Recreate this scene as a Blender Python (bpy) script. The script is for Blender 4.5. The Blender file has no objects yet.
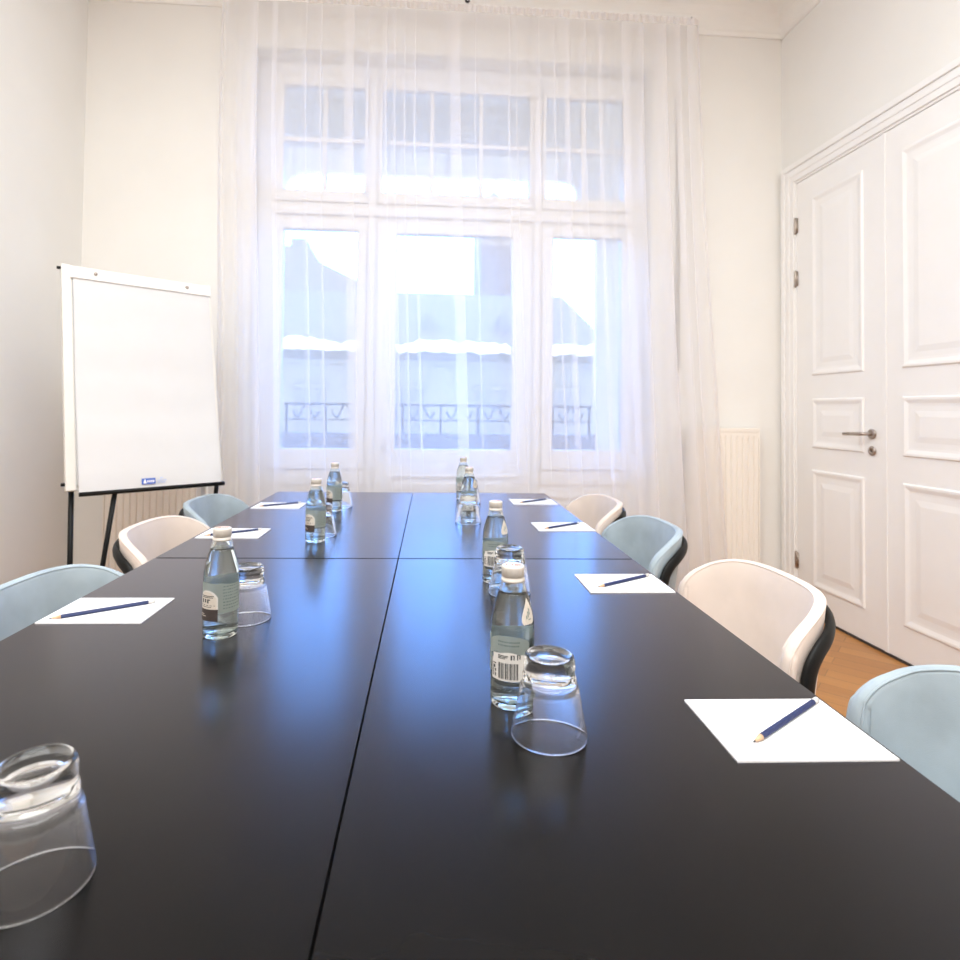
import bpy, math, random
from mathutils import Vector, Matrix
random.seed(7)
PI = math.pi
SC = bpy.context.scene
COL = SC.collection

# ------------------------------------------------------------------ helpers
class MB:
    def __init__(self):
        self.v, self.f = [], []
    def face(self, pts):
        b = len(self.v)
        self.v += [tuple(p) for p in pts]
        self.f.append(tuple(range(b, b + len(pts))))
    def box(self, x0, x1, y0, y1, z0, z1):
        b = len(self.v)
        self.v += [(x0,y0,z0),(x1,y0,z0),(x1,y1,z0),(x0,y1,z0),(x0,y0,z1),(x1,y0,z1),(x1,y1,z1),(x0,y1,z1)]
        for q in ((0,3,2,1),(4,5,6,7),(0,1,5,4),(1,2,6,5),(2,3,7,6),(3,0,4,7)):
            self.f.append(tuple(b + i for i in q))
        return self
    def grid(self, rows, close_u=False, close_v=False):
        """rows: list of equal-length point lists."""
        b = len(self.v); m = len(rows[0]); n = len(rows)
        for r in rows: self.v += [tuple(p) for p in r]
        for i in range(n if close_v else n - 1):
            for j in range(m if close_u else m - 1):
                i2, j2 = (i + 1) % n, (j + 1) % m
                self.f.append((b+i*m+j, b+i*m+j2, b+i2*m+j2, b+i2*m+j))
        return self
    def lathe(self, prof, n=48, c=(0,0,0), closed=False):
        """prof: (r, z) points; r == 0 points become poles."""
        rings = []
        for r, z in prof:
            if r < 1e-7:
                self.v.append((c[0], c[1], c[2] + z)); rings.append([len(self.v) - 1])
            else:
                b = len(self.v)
                for k in range(n):
                    a = 2*PI*k/n
                    self.v.append((c[0] + r*math.cos(a), c[1] + r*math.sin(a), c[2] + z))
                rings.append(list(range(b, b + n)))
        pairs = list(zip(rings, rings[1:]))
        if closed: pairs.append((rings[-1], rings[0]))
        for A, B in pairs:
            if len(A) == 1 and len(B) == 1: continue
            for k in range(n):
                k2 = (k + 1) % n
                if len(A) == 1: self.f.append((A[0], B[k2], B[k]))
                elif len(B) == 1: self.f.append((A[k], A[k2], B[0]))
                else: self.f.append((A[k], A[k2], B[k2], B[k]))
        return self
    def tube(self, pts, rad, n=8, up=None, flat=None, caps=True):
        """sweep a round (or flat = (w, t)) section along pts; rad number or list."""
        pts = [Vector(p) for p in pts]; rows = []; prev = None
        for i, p in enumerate(pts):
            t = (pts[min(i+1, len(pts)-1)] - pts[max(i-1, 0)]).normalized()
            if prev is None:
                ref = Vector(up) if up else (Vector((0,0,1)) if abs(t.z) < .9 else Vector((1,0,0)))
            else: ref = prev
            a = (ref - t*ref.dot(t)).normalized(); prev = a
            b = t.cross(a)
            r = rad[i] if isinstance(rad, (list, tuple)) else rad
            row = []
            for k in range(n):
                th = 2*PI*k/n
                if flat: row.append(p + a*math.cos(th)*flat[0]/2 + b*math.sin(th)*flat[1]/2)
                else: row.append(p + a*math.cos(th)*r + b*math.sin(th)*r)
            rows.append(row)
        b0 = len(self.v)
        self.grid(rows, close_u=True)
        if caps:
            self.f.append(tuple(b0 + k for k in reversed(range(n))))
            e = b0 + (len(rows)-1)*n
            self.f.append(tuple(e + k for k in range(n)))
        return self
    def build(self, name, mat, parent=None, smooth=False, bevel=0, seg=2, subsurf=0, loc=None):
        me = bpy.data.meshes.new(name)
        me.from_pydata(self.v, [], self.f)
        me.validate(); me.update()
        import bmesh
        bm = bmesh.new(); bm.from_mesh(me)
        bmesh.ops.recalc_face_normals(bm, faces=bm.faces)
        bm.to_mesh(me); bm.free()
        if smooth:
            for p in me.polygons: p.use_smooth = True
        o = bpy.data.objects.new(name, me); COL.objects.link(o)
        me.materials.append(mat)
        if parent is not None: o.parent = parent
        if loc is not None: o.location = loc
        if bevel:
            m = o.modifiers.new('edge', 'BEVEL'); m.width = bevel; m.segments = seg; m.limit_method = 'ANGLE'
            m.angle_limit = math.radians(40)
        if subsurf:
            m = o.modifiers.new('soft', 'SUBSURF'); m.levels = subsurf; m.render_levels = subsurf
        return o

def thing(name, label, cat, loc=(0,0,0), rz=0, group=None):
    o = bpy.data.objects.new(name, None); COL.objects.link(o)
    o.location = loc; o.rotation_euler = (0,0,rz); o.empty_display_size = .1
    o['label'] = label; o['category'] = cat
    if group: o['group'] = group
    return o
def tag(o, label, cat, group=None):
    o['label'] = label; o['category'] = cat
    if group: o['group'] = group
    return o
def struct(o, label=None, cat=None):
    o['kind'] = 'structure'
    if label: o['label'] = label
    if cat: o['category'] = cat
    return o
def copy_tree(o, parent=None):
    c = o.copy(); COL.objects.link(c)
    if parent is not None: c.parent = parent
    for ch in list(o.children): copy_tree(ch, c)
    return c

# ------------------------------------------------------------------ materials
def new_mat(name):
    m = bpy.data.materials.new(name); m.use_nodes = True
    nt = m.node_tree; b = nt.nodes['Principled BSDF']
    return m, nt, b
def principled(name, col, rough=.5, metal=0, noise=0, scale=30, bump=0, bscale=200, ior=None, sheen=0, spec=None, tint=None):
    m, nt, b = new_mat(name)
    b.inputs['Base Color'].default_value = (*col, 1)
    b.inputs['Roughness'].default_value = rough
    b.inputs['Metallic'].default_value = metal
    if ior: b.inputs['IOR'].default_value = ior
    if spec is not None: b.inputs['Specular IOR Level'].default_value = spec
    if tint: b.inputs['Specular Tint'].default_value = (*tint, 1)
    if sheen:
        b.inputs['Sheen Weight'].default_value = sheen
        b.inputs['Sheen Roughness'].default_value = .4
    tc = nt.nodes.new('ShaderNodeTexCoord')
    if noise:
        n = nt.nodes.new('ShaderNodeTexNoise'); n.inputs['Scale'].default_value = scale; n.inputs['Detail'].default_value = 4
        nt.links.new(tc.outputs['Object'], n.inputs['Vector'])
        r = nt.nodes.new('ShaderNodeValToRGB')
        r.color_ramp.elements[0].position = .3; r.color_ramp.elements[1].position = .7
        r.color_ramp.elements[0].color = (*[c*(1-noise) for c in col], 1)
        r.color_ramp.elements[1].color = (*[min(1, c*(1+noise)) for c in col], 1)
        nt.links.new(n.outputs['Fac'], r.inputs['Fac']); nt.links.new(r.outputs['Color'], b.inputs['Base Color'])
    if bump:
        n2 = nt.nodes.new('ShaderNodeTexNoise'); n2.inputs['Scale'].default_value = bscale; n2.inputs['Detail'].default_value = 3
        nt.links.new(tc.outputs['Object'], n2.inputs['Vector'])
        bp = nt.nodes.new('ShaderNodeBump'); bp.inputs['Strength'].default_value = bump; bp.inputs['Distance'].default_value = .002
        nt.links.new(n2.outputs['Fac'], bp.inputs['Height']); nt.links.new(bp.outputs['Normal'], b.inputs['Normal'])
    return m

M = {}
M['wall'] = principled('wall_paint', (.82,.80,.768), .8, noise=.015, scale=3, bump=.15, bscale=120)
M['ceiling'] = principled('ceiling_paint', (.86,.84,.81), .8, noise=.01, scale=3)
M['white'] = principled('white_lacquer', (.86,.84,.825), .35, noise=.01, scale=8)
M['window_white'] = principled('window_paint', (.85,.83,.82), .45, noise=.01, scale=8)
M['radiator'] = principled('radiator_enamel', (.86,.80,.73), .35, noise=.01, scale=8)
M['table'] = None
M['table_edge'] = principled('black_edge_band', (.004,.004,.004), .6, noise=.1, scale=300, spec=.1)
M['black'] = principled('black_powder_coat', (.006,.006,.006), .45, spec=.2, noise=.1, scale=200)
M['velvet_blue'] = principled('light_blue_velvet', (.36,.425,.47), .9, noise=.13, scale=9, bump=.2, bscale=700, sheen=.25)
M['velvet_cream'] = principled('cream_velvet', (.72,.615,.55), .9, noise=.045, scale=9, bump=.2, bscale=700, sheen=.2)
M['paper'] = principled('white_paper', (.79,.78,.80), .7, noise=.008, scale=20)
M['chart_paper'] = principled('chart_paper', (.665,.655,.665), .8, noise=.008, scale=12)
M['board'] = principled('board_white', (.76,.75,.73), .3, noise=.01, scale=10)
M['alu'] = principled('pale_frame', (.74,.71,.67), .35, metal=0, noise=.01, scale=10)
M['steel'] = principled('brushed_steel', (.42,.36,.32), .35, metal=1, noise=.08, scale=80)
M['pencil'] = principled('navy_pencil_lacquer', (.005,.016,.085), .45, noise=.05, scale=60)
M['pencil_wood'] = principled('pencil_wood', (.62,.40,.24), .7, noise=.1, scale=300)
M['graphite'] = principled('graphite', (.03,.03,.035), .4, noise=.1, scale=300)
M['eraser'] = principled('white_eraser', (.56,.53,.50), .6, noise=.03, scale=200)
M['cap'] = principled('bottle_cap', (.60,.55,.50), .4, metal=.1, noise=.03, scale=200)
M['cap_red'] = principled('cap_print_red', (.75,.16,.14), .5, noise=.05, scale=400)
M['label_cream'] = principled('label_cream', (.60,.54,.47), .55, noise=.05, scale=400)
M['label_white'] = principled('label_white', (.66,.63,.60), .55, noise=.02, scale=400)
M['label_dark'] = principled('label_dark', (.045,.032,.028), .5, noise=.1, scale=400)
M['ink'] = principled('label_ink', (.05,.055,.055), .6, noise=.05, scale=400)
M['ink_soft'] = principled('label_soft_ink', (.17,.22,.20), .6, noise=.05, scale=400)
M['logo_blue'] = principled('print_blue', (.055,.13,.50), .6, noise=.03, scale=200)
M['logo_pale'] = principled('print_pale_blue', (.50,.57,.80), .6, noise=.03, scale=200)
M['plaster_out'] = principled('outdoor_plaster', (.80,.73,.64), .85, noise=.05, scale=4)
M['facade'] = principled('pale_facade', (.255,.26,.245), .85, noise=.05, scale=1.5)
M['roof_out'] = principled('slate_roof', (.205,.175,.165), .8, noise=.06, scale=1.5)
M['far_plaster'] = principled('far_plaster', (.30,.285,.29), .85, noise=.05, scale=1)
M['far_tower'] = principled('far_tower_plaster', (.22,.185,.17), .85, noise=.05, scale=1)
M['snow'] = principled('snow', (.85,.80,.76), .8, noise=.01, scale=3)
M['far_window'] = principled('far_window', (.19,.20,.215), .3, noise=.05, scale=2)
M['iron'] = principled('painted_iron', (.16,.18,.22), .5, noise=.05, scale=60)
M['parapet'] = principled('parapet_plaster', (.33,.32,.35), .85, noise=.04, scale=6)
M['strap'] = principled('strap_wall_shade', (.42,.40,.38), .8, noise=.1, scale=200)

def mat_table():
    # matt black laminate: almost no mirror when looked down on, strong sheen at a flat angle
    m, nt, b = new_mat('black_laminate'); nt.nodes.remove(b); L = nt.links.new
    ge = nt.nodes.new('ShaderNodeNewGeometry')
    dt = nt.nodes.new('ShaderNodeVectorMath'); dt.operation = 'DOT_PRODUCT'
    L(ge.outputs['Normal'], dt.inputs[0]); L(ge.outputs['Incoming'], dt.inputs[1])
    def mth(op, a, bb):
        n = nt.nodes.new('ShaderNodeMath'); n.operation = op; n.use_clamp = True
        for i, s_ in enumerate((a, bb)):
            if isinstance(s_, (int, float)): n.inputs[i].default_value = s_
            else: L(s_, n.inputs[i])
        return n.outputs[0]
    fac = mth('ADD', mth('MULTIPLY', mth('POWER', mth('SUBTRACT', 1.0, dt.outputs['Value']), 4.1), .92), .008)
    tc = nt.nodes.new('ShaderNodeTexCoord')
    nz = nt.nodes.new('ShaderNodeTexNoise'); nz.inputs['Scale'].default_value = 14; nz.inputs['Detail'].default_value = 2
    L(tc.outputs['Object'], nz.inputs['Vector'])
    rp = nt.nodes.new('ShaderNodeValToRGB')
    rp.color_ramp.elements[0].color = (.005,.0048,.0047,1); rp.color_ramp.elements[1].color = (.0078,.0074,.0071,1)
    L(nz.outputs['Fac'], rp.inputs['Fac'])
    d = nt.nodes.new('ShaderNodeBsdfDiffuse'); L(rp.outputs['Color'], d.inputs['Color'])
    g = nt.nodes.new('ShaderNodeBsdfGlossy'); g.inputs['Roughness'].default_value = .23; g.inputs['Color'].default_value = (.96,.935,.99,1)
    mx = nt.nodes.new('ShaderNodeMixShader')
    L(fac, mx.inputs[0]); L(d.outputs[0], mx.inputs[1]); L(g.outputs[0], mx.inputs[2])
    L(mx.outputs[0], nt.nodes['Material Output'].inputs['Surface'])
    return m
M['table'] = mat_table()

def mat_floor():
    m, nt, b = new_mat('oak_parquet')
    tc = nt.nodes.new('ShaderNodeTexCoord'); mp = nt.nodes.new('ShaderNodeMapping')
    mp.inputs['Rotation'].default_value = (0, 0, math.radians(45))
    br = nt.nodes.new('ShaderNodeTexBrick'); br.inputs['Scale'].default_value = 1
    br.inputs['Brick Width'].default_value = .5; br.inputs['Row Height'].default_value = .09
    br.inputs['Mortar Size'].default_value = .0015; br.offset = .5
    br.inputs['Color1'].default_value = (.50,.225,.06,1); br.inputs['Color2'].default_value = (.40,.17,.042,1)
    br.inputs['Mortar'].default_value = (.22,.10,.03,1)
    mp2 = nt.nodes.new('ShaderNodeMapping'); mp2.inputs['Scale'].default_value = (2, 40, 2)
    nz = nt.nodes.new('ShaderNodeTexNoise'); nz.inputs['Scale'].default_value = 1.2; nz.inputs['Detail'].default_value = 5
    mx = nt.nodes.new('ShaderNodeMix'); mx.data_type = 'RGBA'; mx.blend_type = 'MULTIPLY'
    mx.inputs['Factor'].default_value = .45
    rp = nt.nodes.new('ShaderNodeValToRGB')
    rp.color_ramp.elements[0].color = (.55,.5,.45,1); rp.color_ramp.elements[1].color = (1.25,1.2,1.1,1)
    L = nt.links.new
    L(tc.outputs['Object'], mp.inputs['Vector']); L(mp.outputs['Vector'], br.inputs['Vector'])
    L(mp.outputs['Vector'], mp2.inputs['Vector']); L(mp2.outputs['Vector'], nz.inputs['Vector'])
    L(nz.outputs['Fac'], rp.inputs['Fac']); L(br.outputs['Color'], mx.inputs['A']); L(rp.outputs['Color'], mx.inputs['B'])
    L(mx.outputs['Result'], b.inputs['Base Color'])
    b.inputs['Roughness'].default_value = .28
    return m
M['floor'] = mat_floor()

def mat_glass(name, col, ior=1.5, rough=0):
    m, nt, b = new_mat(name)
    nt.nodes.remove(b)
    g = nt.nodes.new('ShaderNodeBsdfGlass'); g.inputs['Color'].default_value = (*col, 1)
    g.inputs['IOR'].default_value = ior; g.inputs['Roughness'].default_value = rough
    nt.links.new(g.outputs[0], nt.nodes['Material Output'].inputs['Surface'])
    return m
M['glass'] = mat_glass('clear_glass', (.985,.99,.99), 1.42)
M['bottle_glass'] = mat_glass('bottle_glass', (.97,.99,.98), 1.5)
M['water'] = mat_glass('water', (.985,.995,.99), 1.33)

def mat_pane():
    m, nt, b = new_mat('window_glass'); nt.nodes.remove(b)
    t = nt.nodes.new('ShaderNodeBsdfTransparent'); t.inputs['Color'].default_value = (.96,.98,1,1)
    g = nt.nodes.new('ShaderNodeBsdfGlossy'); g.inputs['Roughness'].default_value = .02
    fr = nt.nodes.new('ShaderNodeFresnel'); fr.inputs['IOR'].default_value = 1.45
    mx = nt.nodes.new('ShaderNodeMixShader'); L = nt.links.new
    L(fr.outputs[0], mx.inputs[0]); L(t.outputs[0], mx.inputs[1]); L(g.outputs[0], mx.inputs[2])
    L(mx.outputs[0], nt.nodes['Material Output'].inputs['Surface'])
    return m
M['pane'] = mat_pane()

def mat_sheer(name, tau, col, trans=.5):
    """woven voile: threads cover 1 - exp(-tau / cos) of the view, so folds seen edge-on look denser."""
    m, nt, b = new_mat(name); nt.nodes.remove(b); L = nt.links.new
    ge = nt.nodes.new('ShaderNodeNewGeometry')
    dt = nt.nodes.new('ShaderNodeVectorMath'); dt.operation = 'DOT_PRODUCT'
    L(ge.outputs['Normal'], dt.inputs[0]); L(ge.outputs['Incoming'], dt.inputs[1])
    def mth(op, a, bb=None):
        n = nt.nodes.new('ShaderNodeMath'); n.operation = op
        for i, s in enumerate((a, bb)):
            if s is None: continue
            if isinstance(s, (int, float)): n.inputs[i].default_value = s
            else: L(s, n.inputs[i])
        return n.outputs[0]
    c = mth('MAXIMUM', mth('ABSOLUTE', dt.outputs['Value']), .06)
    tc = nt.nodes.new('ShaderNodeTexCoord'); mp = nt.nodes.new('ShaderNodeMapping'); mp.inputs['Scale'].default_value = (60, 60, 1.5)
    nz = nt.nodes.new('ShaderNodeTexNoise'); nz.inputs['Scale'].default_value = 3
    L(tc.outputs['Object'], mp.inputs['Vector']); L(mp.outputs['Vector'], nz.inputs['Vector'])
    tt = mth('MULTIPLY', mth('ADD', mth('MULTIPLY', nz.outputs['Fac'], .06), .97), -tau)
    cover = mth('SUBTRACT', 1.0, mth('EXPONENT', mth('DIVIDE', tt, c)))
    d = nt.nodes.new('ShaderNodeBsdfDiffuse'); d.inputs['Color'].default_value = (*col, 1)
    s = nt.nodes.new('ShaderNodeBsdfTranslucent'); s.inputs['Color'].default_value = (*col, 1)
    m1 = nt.nodes.new('ShaderNodeMixShader'); m1.inputs[0].default_value = trans
    L(d.outputs[0], m1.inputs[1]); L(s.outputs[0], m1.inputs[2])
    t = nt.nodes.new('ShaderNodeBsdfTransparent')
    m2 = nt.nodes.new('ShaderNodeMixShader')
    L(cover, m2.inputs[0]); L(t.outputs[0], m2.inputs[1]); L(m1.outputs[0], m2.inputs[2])
    L(m2.outputs[0], nt.nodes['Material Output'].inputs['Surface'])
    return m
M['sheer'] = mat_sheer('sheer_voile', .46, (.94,.92,.93), .5)
M['header'] = mat_sheer('sheer_header_tape', 1.6, (.88,.84,.83), .35)
M['sage'] = mat_sheer('label_sage', 1.5, (.47,.52,.49), .5)

# ------------------------------------------------------------------ room shell
XL, XR, YB, YF, ZC = -1.936, 2.36, 3.63, -2.4, 3.80
struct(MB().box(XL-.2, XR+.2, YF-.2, YB+.22, -.12, 0).build('floor', M['floor']), 'oak parquet floor beside the long black table', 'floor')
struct(MB().box(XL-.2, XR+.2, YF-.2, YB+.1, ZC, ZC+.12).build('ceiling', M['ceiling']), 'white ceiling above the sheer curtain', 'ceiling')
struct(MB().box(XL-.15, XL, YF, YB+.15, 0, ZC).build('wall_left', M['wall']), 'cream painted wall behind the flip chart on the left', 'wall')
struct(MB().box(XR, XR+.15, YF, YB+.15, 0, ZC).build('wall_right', M['wall']), 'cream painted wall around the white double door', 'wall')
struct(MB().box(XL-.15, XR+.15, YF-.15, YF, 0, ZC).build('wall_front', M['wall']), 'cream wall behind the camera side of the room', 'wall')
WX0, WX1, WZ1 = -.96, 1.50, 3.36
wb = MB()
wb.box(XL-.15, WX0, YB, YB+.28, 0, ZC); wb.box(WX1, XR+.15, YB, YB+.28, 0, ZC); wb.box(WX0, WX1, YB, YB+.28, WZ1, ZC)
struct(wb.build('wall_back', M['wall']), 'cream window wall behind the sheer curtain', 'wall')

def cornice(name, pts_fn, n0, n1, label):
    prof = [(0, -.215), (.010, -.215), (.014, -.205), (.014, -.19), (.022, -.18)]
    for k in range(9):
        a = PI/2*k/8
        prof.append((.022 + .13*(1-math.cos(a)), -.18 + .13*math.sin(a)))
    prof += [(.165, -.045), (.165, -.03), (.20, -.025), (.21, -.012), (.21, 0)]
    mb = MB(); mb.grid([[pts_fn(e, d, z) for (d, z) in prof] for e in (n0, n1)])
    return struct(mb.build(name, M['ceiling'], smooth=False), label, 'cornice')
cornice('trim_1', lambda e, d, z: (e, YB - d, ZC + z), XL, XR, 'white coved cornice above the sheer curtain')
cornice('trim_2', lambda e, d, z: (XR - d, e, ZC + z), YF, YB, 'white coved cornice above the double door wall')
cornice('trim_3', lambda e, d, z: (XL + d, e, ZC + z), YF, YB, 'white coved cornice above the flip chart wall')
def base(name, x0, x1, y0, y1, label):
    struct(MB().box(x0, x1, y0, y1, 0, .11).build(name, M['white'], bevel=.006), label, 'baseboard')
base('baseboard_left', XL, XL+.016, YF, YB, 'white baseboard along the flip chart wall')
base('baseboard_back', XL+.016, WX0, YB-.016, YB, 'white baseboard left of the window')
base('baseboard_right', XR-.016, XR, YF, 2.0, 'white baseboard along the door wall')

# ------------------------------------------------------------------ window
win = bpy.data.objects.new('window_1', None); COL.objects.link(win); win.location = (0, 3.78, 0)
struct(win, 'tall white three-part window and balcony door behind the sheer curtain', 'window')
f = MB()
Y0, Y1 = -.02, .09          # local depth of the fixed frame
f.box(-.96, -.865, Y0, Y1, 0, 3.36); f.box(1.425, 1.50, Y0, Y1, 0, 3.36)
f.box(-.865, 1.425, Y0, Y1, 3.27, 3.36)
f.box(-.865, 1.425, Y0, Y1, 2.36, 2.47)
f.box(-.865, 1.425, Y0-.025, Y0, 2.385, 2.445)            # transom moulding
for x0, x1 in ((-.285, -.215), (.765, .835)):
    f.box(x0, x1, Y0, Y1, 0, 2.36); f.box(x0, x1, Y0, Y1, 2.47, 3.27)
    f.box(x0+.015, x1-.015, Y0-.012, Y0, 0, 3.27)
f.box(-.865, -.285, Y0, Y1, .70, .80); f.box(.835, 1.425, Y0, Y1, .70, .80)
f.build('window_frame', M['window_white'], win, bevel=.006)
def rect_frame(mb, x0, x1, z0, z1, gx0, gx1, gz0, gz1, y0, y1):
    mb.box(x0, gx0, y0, y1, z0, z1); mb.box(gx1, x1, y0, y1, z0, z1)
    mb.box(gx0, gx1, y0, y1, z0, gz0); mb.box(gx0, gx1, y0, y1, gz1, z1)
def panel(mb, x0, x1, z0, z1, y):
    rings = [(0, 0), (.006, .010), (.02, .008), (.035, .001), (.05, .001), (.06, .007)]
    rows = []
    for ins, dep in rings:
        rows.append([(x0+ins, y-dep, z0+ins), (x1-ins, y-dep, z0+ins), (x1-ins, y-dep, z1-ins), (x0+ins, y-dep, z1-ins)])
    b = len(mb.v); mb.grid(rows, close_u=True)
    e = b + 4*(len(rows)-1); mb.f.append((e, e+1, e+2, e+3))
def sash(name, x0, x1, z0, z1, g, bars_v=(), bars_h=(), low_panel=None):
    gx0, gx1, gz0, gz1 = g
    mb = MB()
    z00 = z0 if low_panel is None else low_panel[1]
    rect_frame(mb, x0, x1, z00, z1, gx0, gx1, gz0, gz1, -.035, .03)
    if low_panel:
        mb.box(x0, x1, -.035, .03, z0, low_panel[1]); panel(mb, x0+.08, x1-.08, low_panel[0]+.06, low_panel[1]-.07, -.0351)
    for bx in bars_v: mb.box(bx-.013, bx+.013, -.02, .02, gz0, gz1)
    for bz in bars_h: mb.box(gx0, gx1, -.019, .019, bz-.014, bz+.014)
    o = mb.build(name, M['window_white'], win, bevel=.004)
    MB().box(gx0-.01, gx1+.01, .004, .010, gz0-.01, gz1+.01).build('pane', M['pane'], o)
    return o
sash('casement', -.865, -.285, .80, 2.36, (-.80, -.342, .925, 2.296))
sash('balcony_door', -.215, .765, .02, 2.36, (-.094, .643, .925, 2.285), low_panel=(.02, .84))
sash('casement', .835, 1.425, .80, 2.36, (.906, 1.355, .925, 2.296))
sash('transom_light', -.865, -.285, 2.47, 3.27, (-.805, -.305, 2.540, 3.20), bars_v=(-.554,), bars_h=(2.865,))
sash('transom_light', -.215, .765, 2.47, 3.27, (-.195, .748, 2.540, 3.20), bars_v=(.118, .434), bars_h=(2.865,))
sash('transom_light', .835, 1.425, 2.47, 3.27, (.853, 1.365, 2.540, 3.20), bars_v=(1.10,), bars_h=(2.865,))
lp = MB()
for x0, x1 in ((-.865, -.285), (.835, 1.425)):
    lp.box(x0, x1, -.01, .06, 0, .70); panel(lp, x0+.05, x1-.05, .10, .64, -.0101)
lp.build('apron_panel', M['window_white'], win)
hd = MB().tube([(-.16,-.05,1.02),(-.16,-.075,1.02)], .011).tube([(-.16,-.075,1.03),(-.16,-.075,.91)], .008)
hd.build('window_handle', M['white'], win, smooth=True)

# ------------------------------------------------------------------ curtain and rail
rail = thing('curtain_rail', 'slim white curtain rail under the cornice holding the sheer curtain', 'curtain rail', (.33, 3.50, 3.585))
MB().box(-1.44, 1.40, -.010, .014, .001, .022).build('track', M['white'], rail, bevel=.004)
for x in (-1.2, -.4, .4, 1.2):
    MB().box(x-.012, x+.012, 0, .13, .004, .018).build('bracket', M['white'], rail, bevel=.003)
MB().lathe([(0,0),(.006,0),(.006,.006),(0,.006)], 12).build('end_screw', M['black'], rail, loc=(1.36, -.016, .004)).rotation_euler = (PI/2,0,0)

def make_curtain():
    rnd = random.Random(21)
    NS = 1700
    # pleats where the cloth doubles over itself: (position, width in metres)
    pleats = [(.075,.05),(.115,.03),(.175,.014),(.205,.012),(.262,.055),(.30,.012),(.335,.014),(.352,.012),(.372,.014),(.392,.012),
              (.475,.055),(.515,.012),(.585,.014),(.600,.010),(.645,.012),(.678,.014),(.705,.030),(.742,.016),(.775,.03),(.83,.045),(.862,.03),(.905,.05),(.94,.03),(.968,.03)]
    pl = [(a, b/2.95/1.25, rnd.uniform(2.5, 3.2), rnd.uniform(-1, 1)) for a, b in pleats]
    ph = [0.0]
    for i in range(NS):
        s = i/(NS-1)
        d = 11 + 13*max(0, 1 - s/.14) + 13*max(0, (s-.76)/.24)**.7 + 2.5*math.sin(s*23+1)
        ph.append(ph[-1] + 2*PI*d/(NS-1))
    rows = []
    for j in range(41):
        z = 3.545 - 3.53*(j/40)
        u = (3.545 - z)/3.53
        hang = min(1, .3 + u*2.5)
        xl = -1.146 + .065*u**1.1 - .012*math.sin(min(1, u*2)*PI)
        xr = 1.772 + .02*u + .15*u**1.6
        row = []
        for i in range(NS):
            s = i/(NS-1)
            p = ph[i] + .5*math.sin(2.2*u + 7*s)
            e = min(s, 1-s)
            side = max(0, 1 - s/.16) + max(0, (s-.74)/.26)
            ya = (.006 + .016*min(1, side*1.6))*hang
            ds = 0; dy = 0
            for a, wd, k, dr in pl:
                t = (s - a - .004*dr*u)/wd
                if -3 < t < 3:
                    g = t*math.exp(-t*t)
                    ds -= k*wd*g; dy += .010*min(1, wd*120)*g*hang
            x = xl + (xr-xl)*(s + ds)
            y = 3.478 + ya*math.cos(p) + dy
            if e < .02: y += (1-e/.02)**2*.10*max(0, 1-1.6*u)
            row.append((x, y, z))
        rows.append(row)
    mb = MB(); mb.grid(rows)
    cur = mb.build('curtain', M['sheer'], smooth=True)
    tag(cur, 'white sheer floor-length curtain hanging across the tall window', 'curtain')
    hb = MB(); hr = []
    for z in (3.585, 3.572, 3.556, 3.543):
        row = []
        for i in range(500):
            s = i/499
            x = -1.146 + 2.918*s
            y = 3.472 + .005*math.sin(s*430) + .003*math.sin(s*271+z*40)
            e = min(s, 1-s)
            if e < .02: y += (1-e/.02)**2*.11
            row.append((x, y, z))
        hr.append(row)
    hb.grid(hr).build('header_tape', M['header'], cur, smooth=True)
make_curtain()
tag(MB().tube([(.300,3.475,3.745),(.300,3.475,3.615),(.303,3.473,3.602),(.312,3.470,3.598),(.320,3.468,3.606)], .006).build('ceiling_hook', M['black'], smooth=True),
    'small dark hook on the cornice above the middle of the curtain', 'hook')

# shutter strap; its grey band also paints the wall shade in a curtain gap
st = thing('shutter_strap', 'grey roller shutter strap with winder, also painting the wall shade in a curtain gap by the right radiator', 'strap', (1.672, 3.63, 1.30))
MB().box(-.012, .012, -.012, -.004, .12, 1.95).build('strap', M['strap'], st)
MB().box(-.022, .022, -.03, 0, -.0, .14).build('winder_mount', M['white'], st, bevel=.006)

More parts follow.
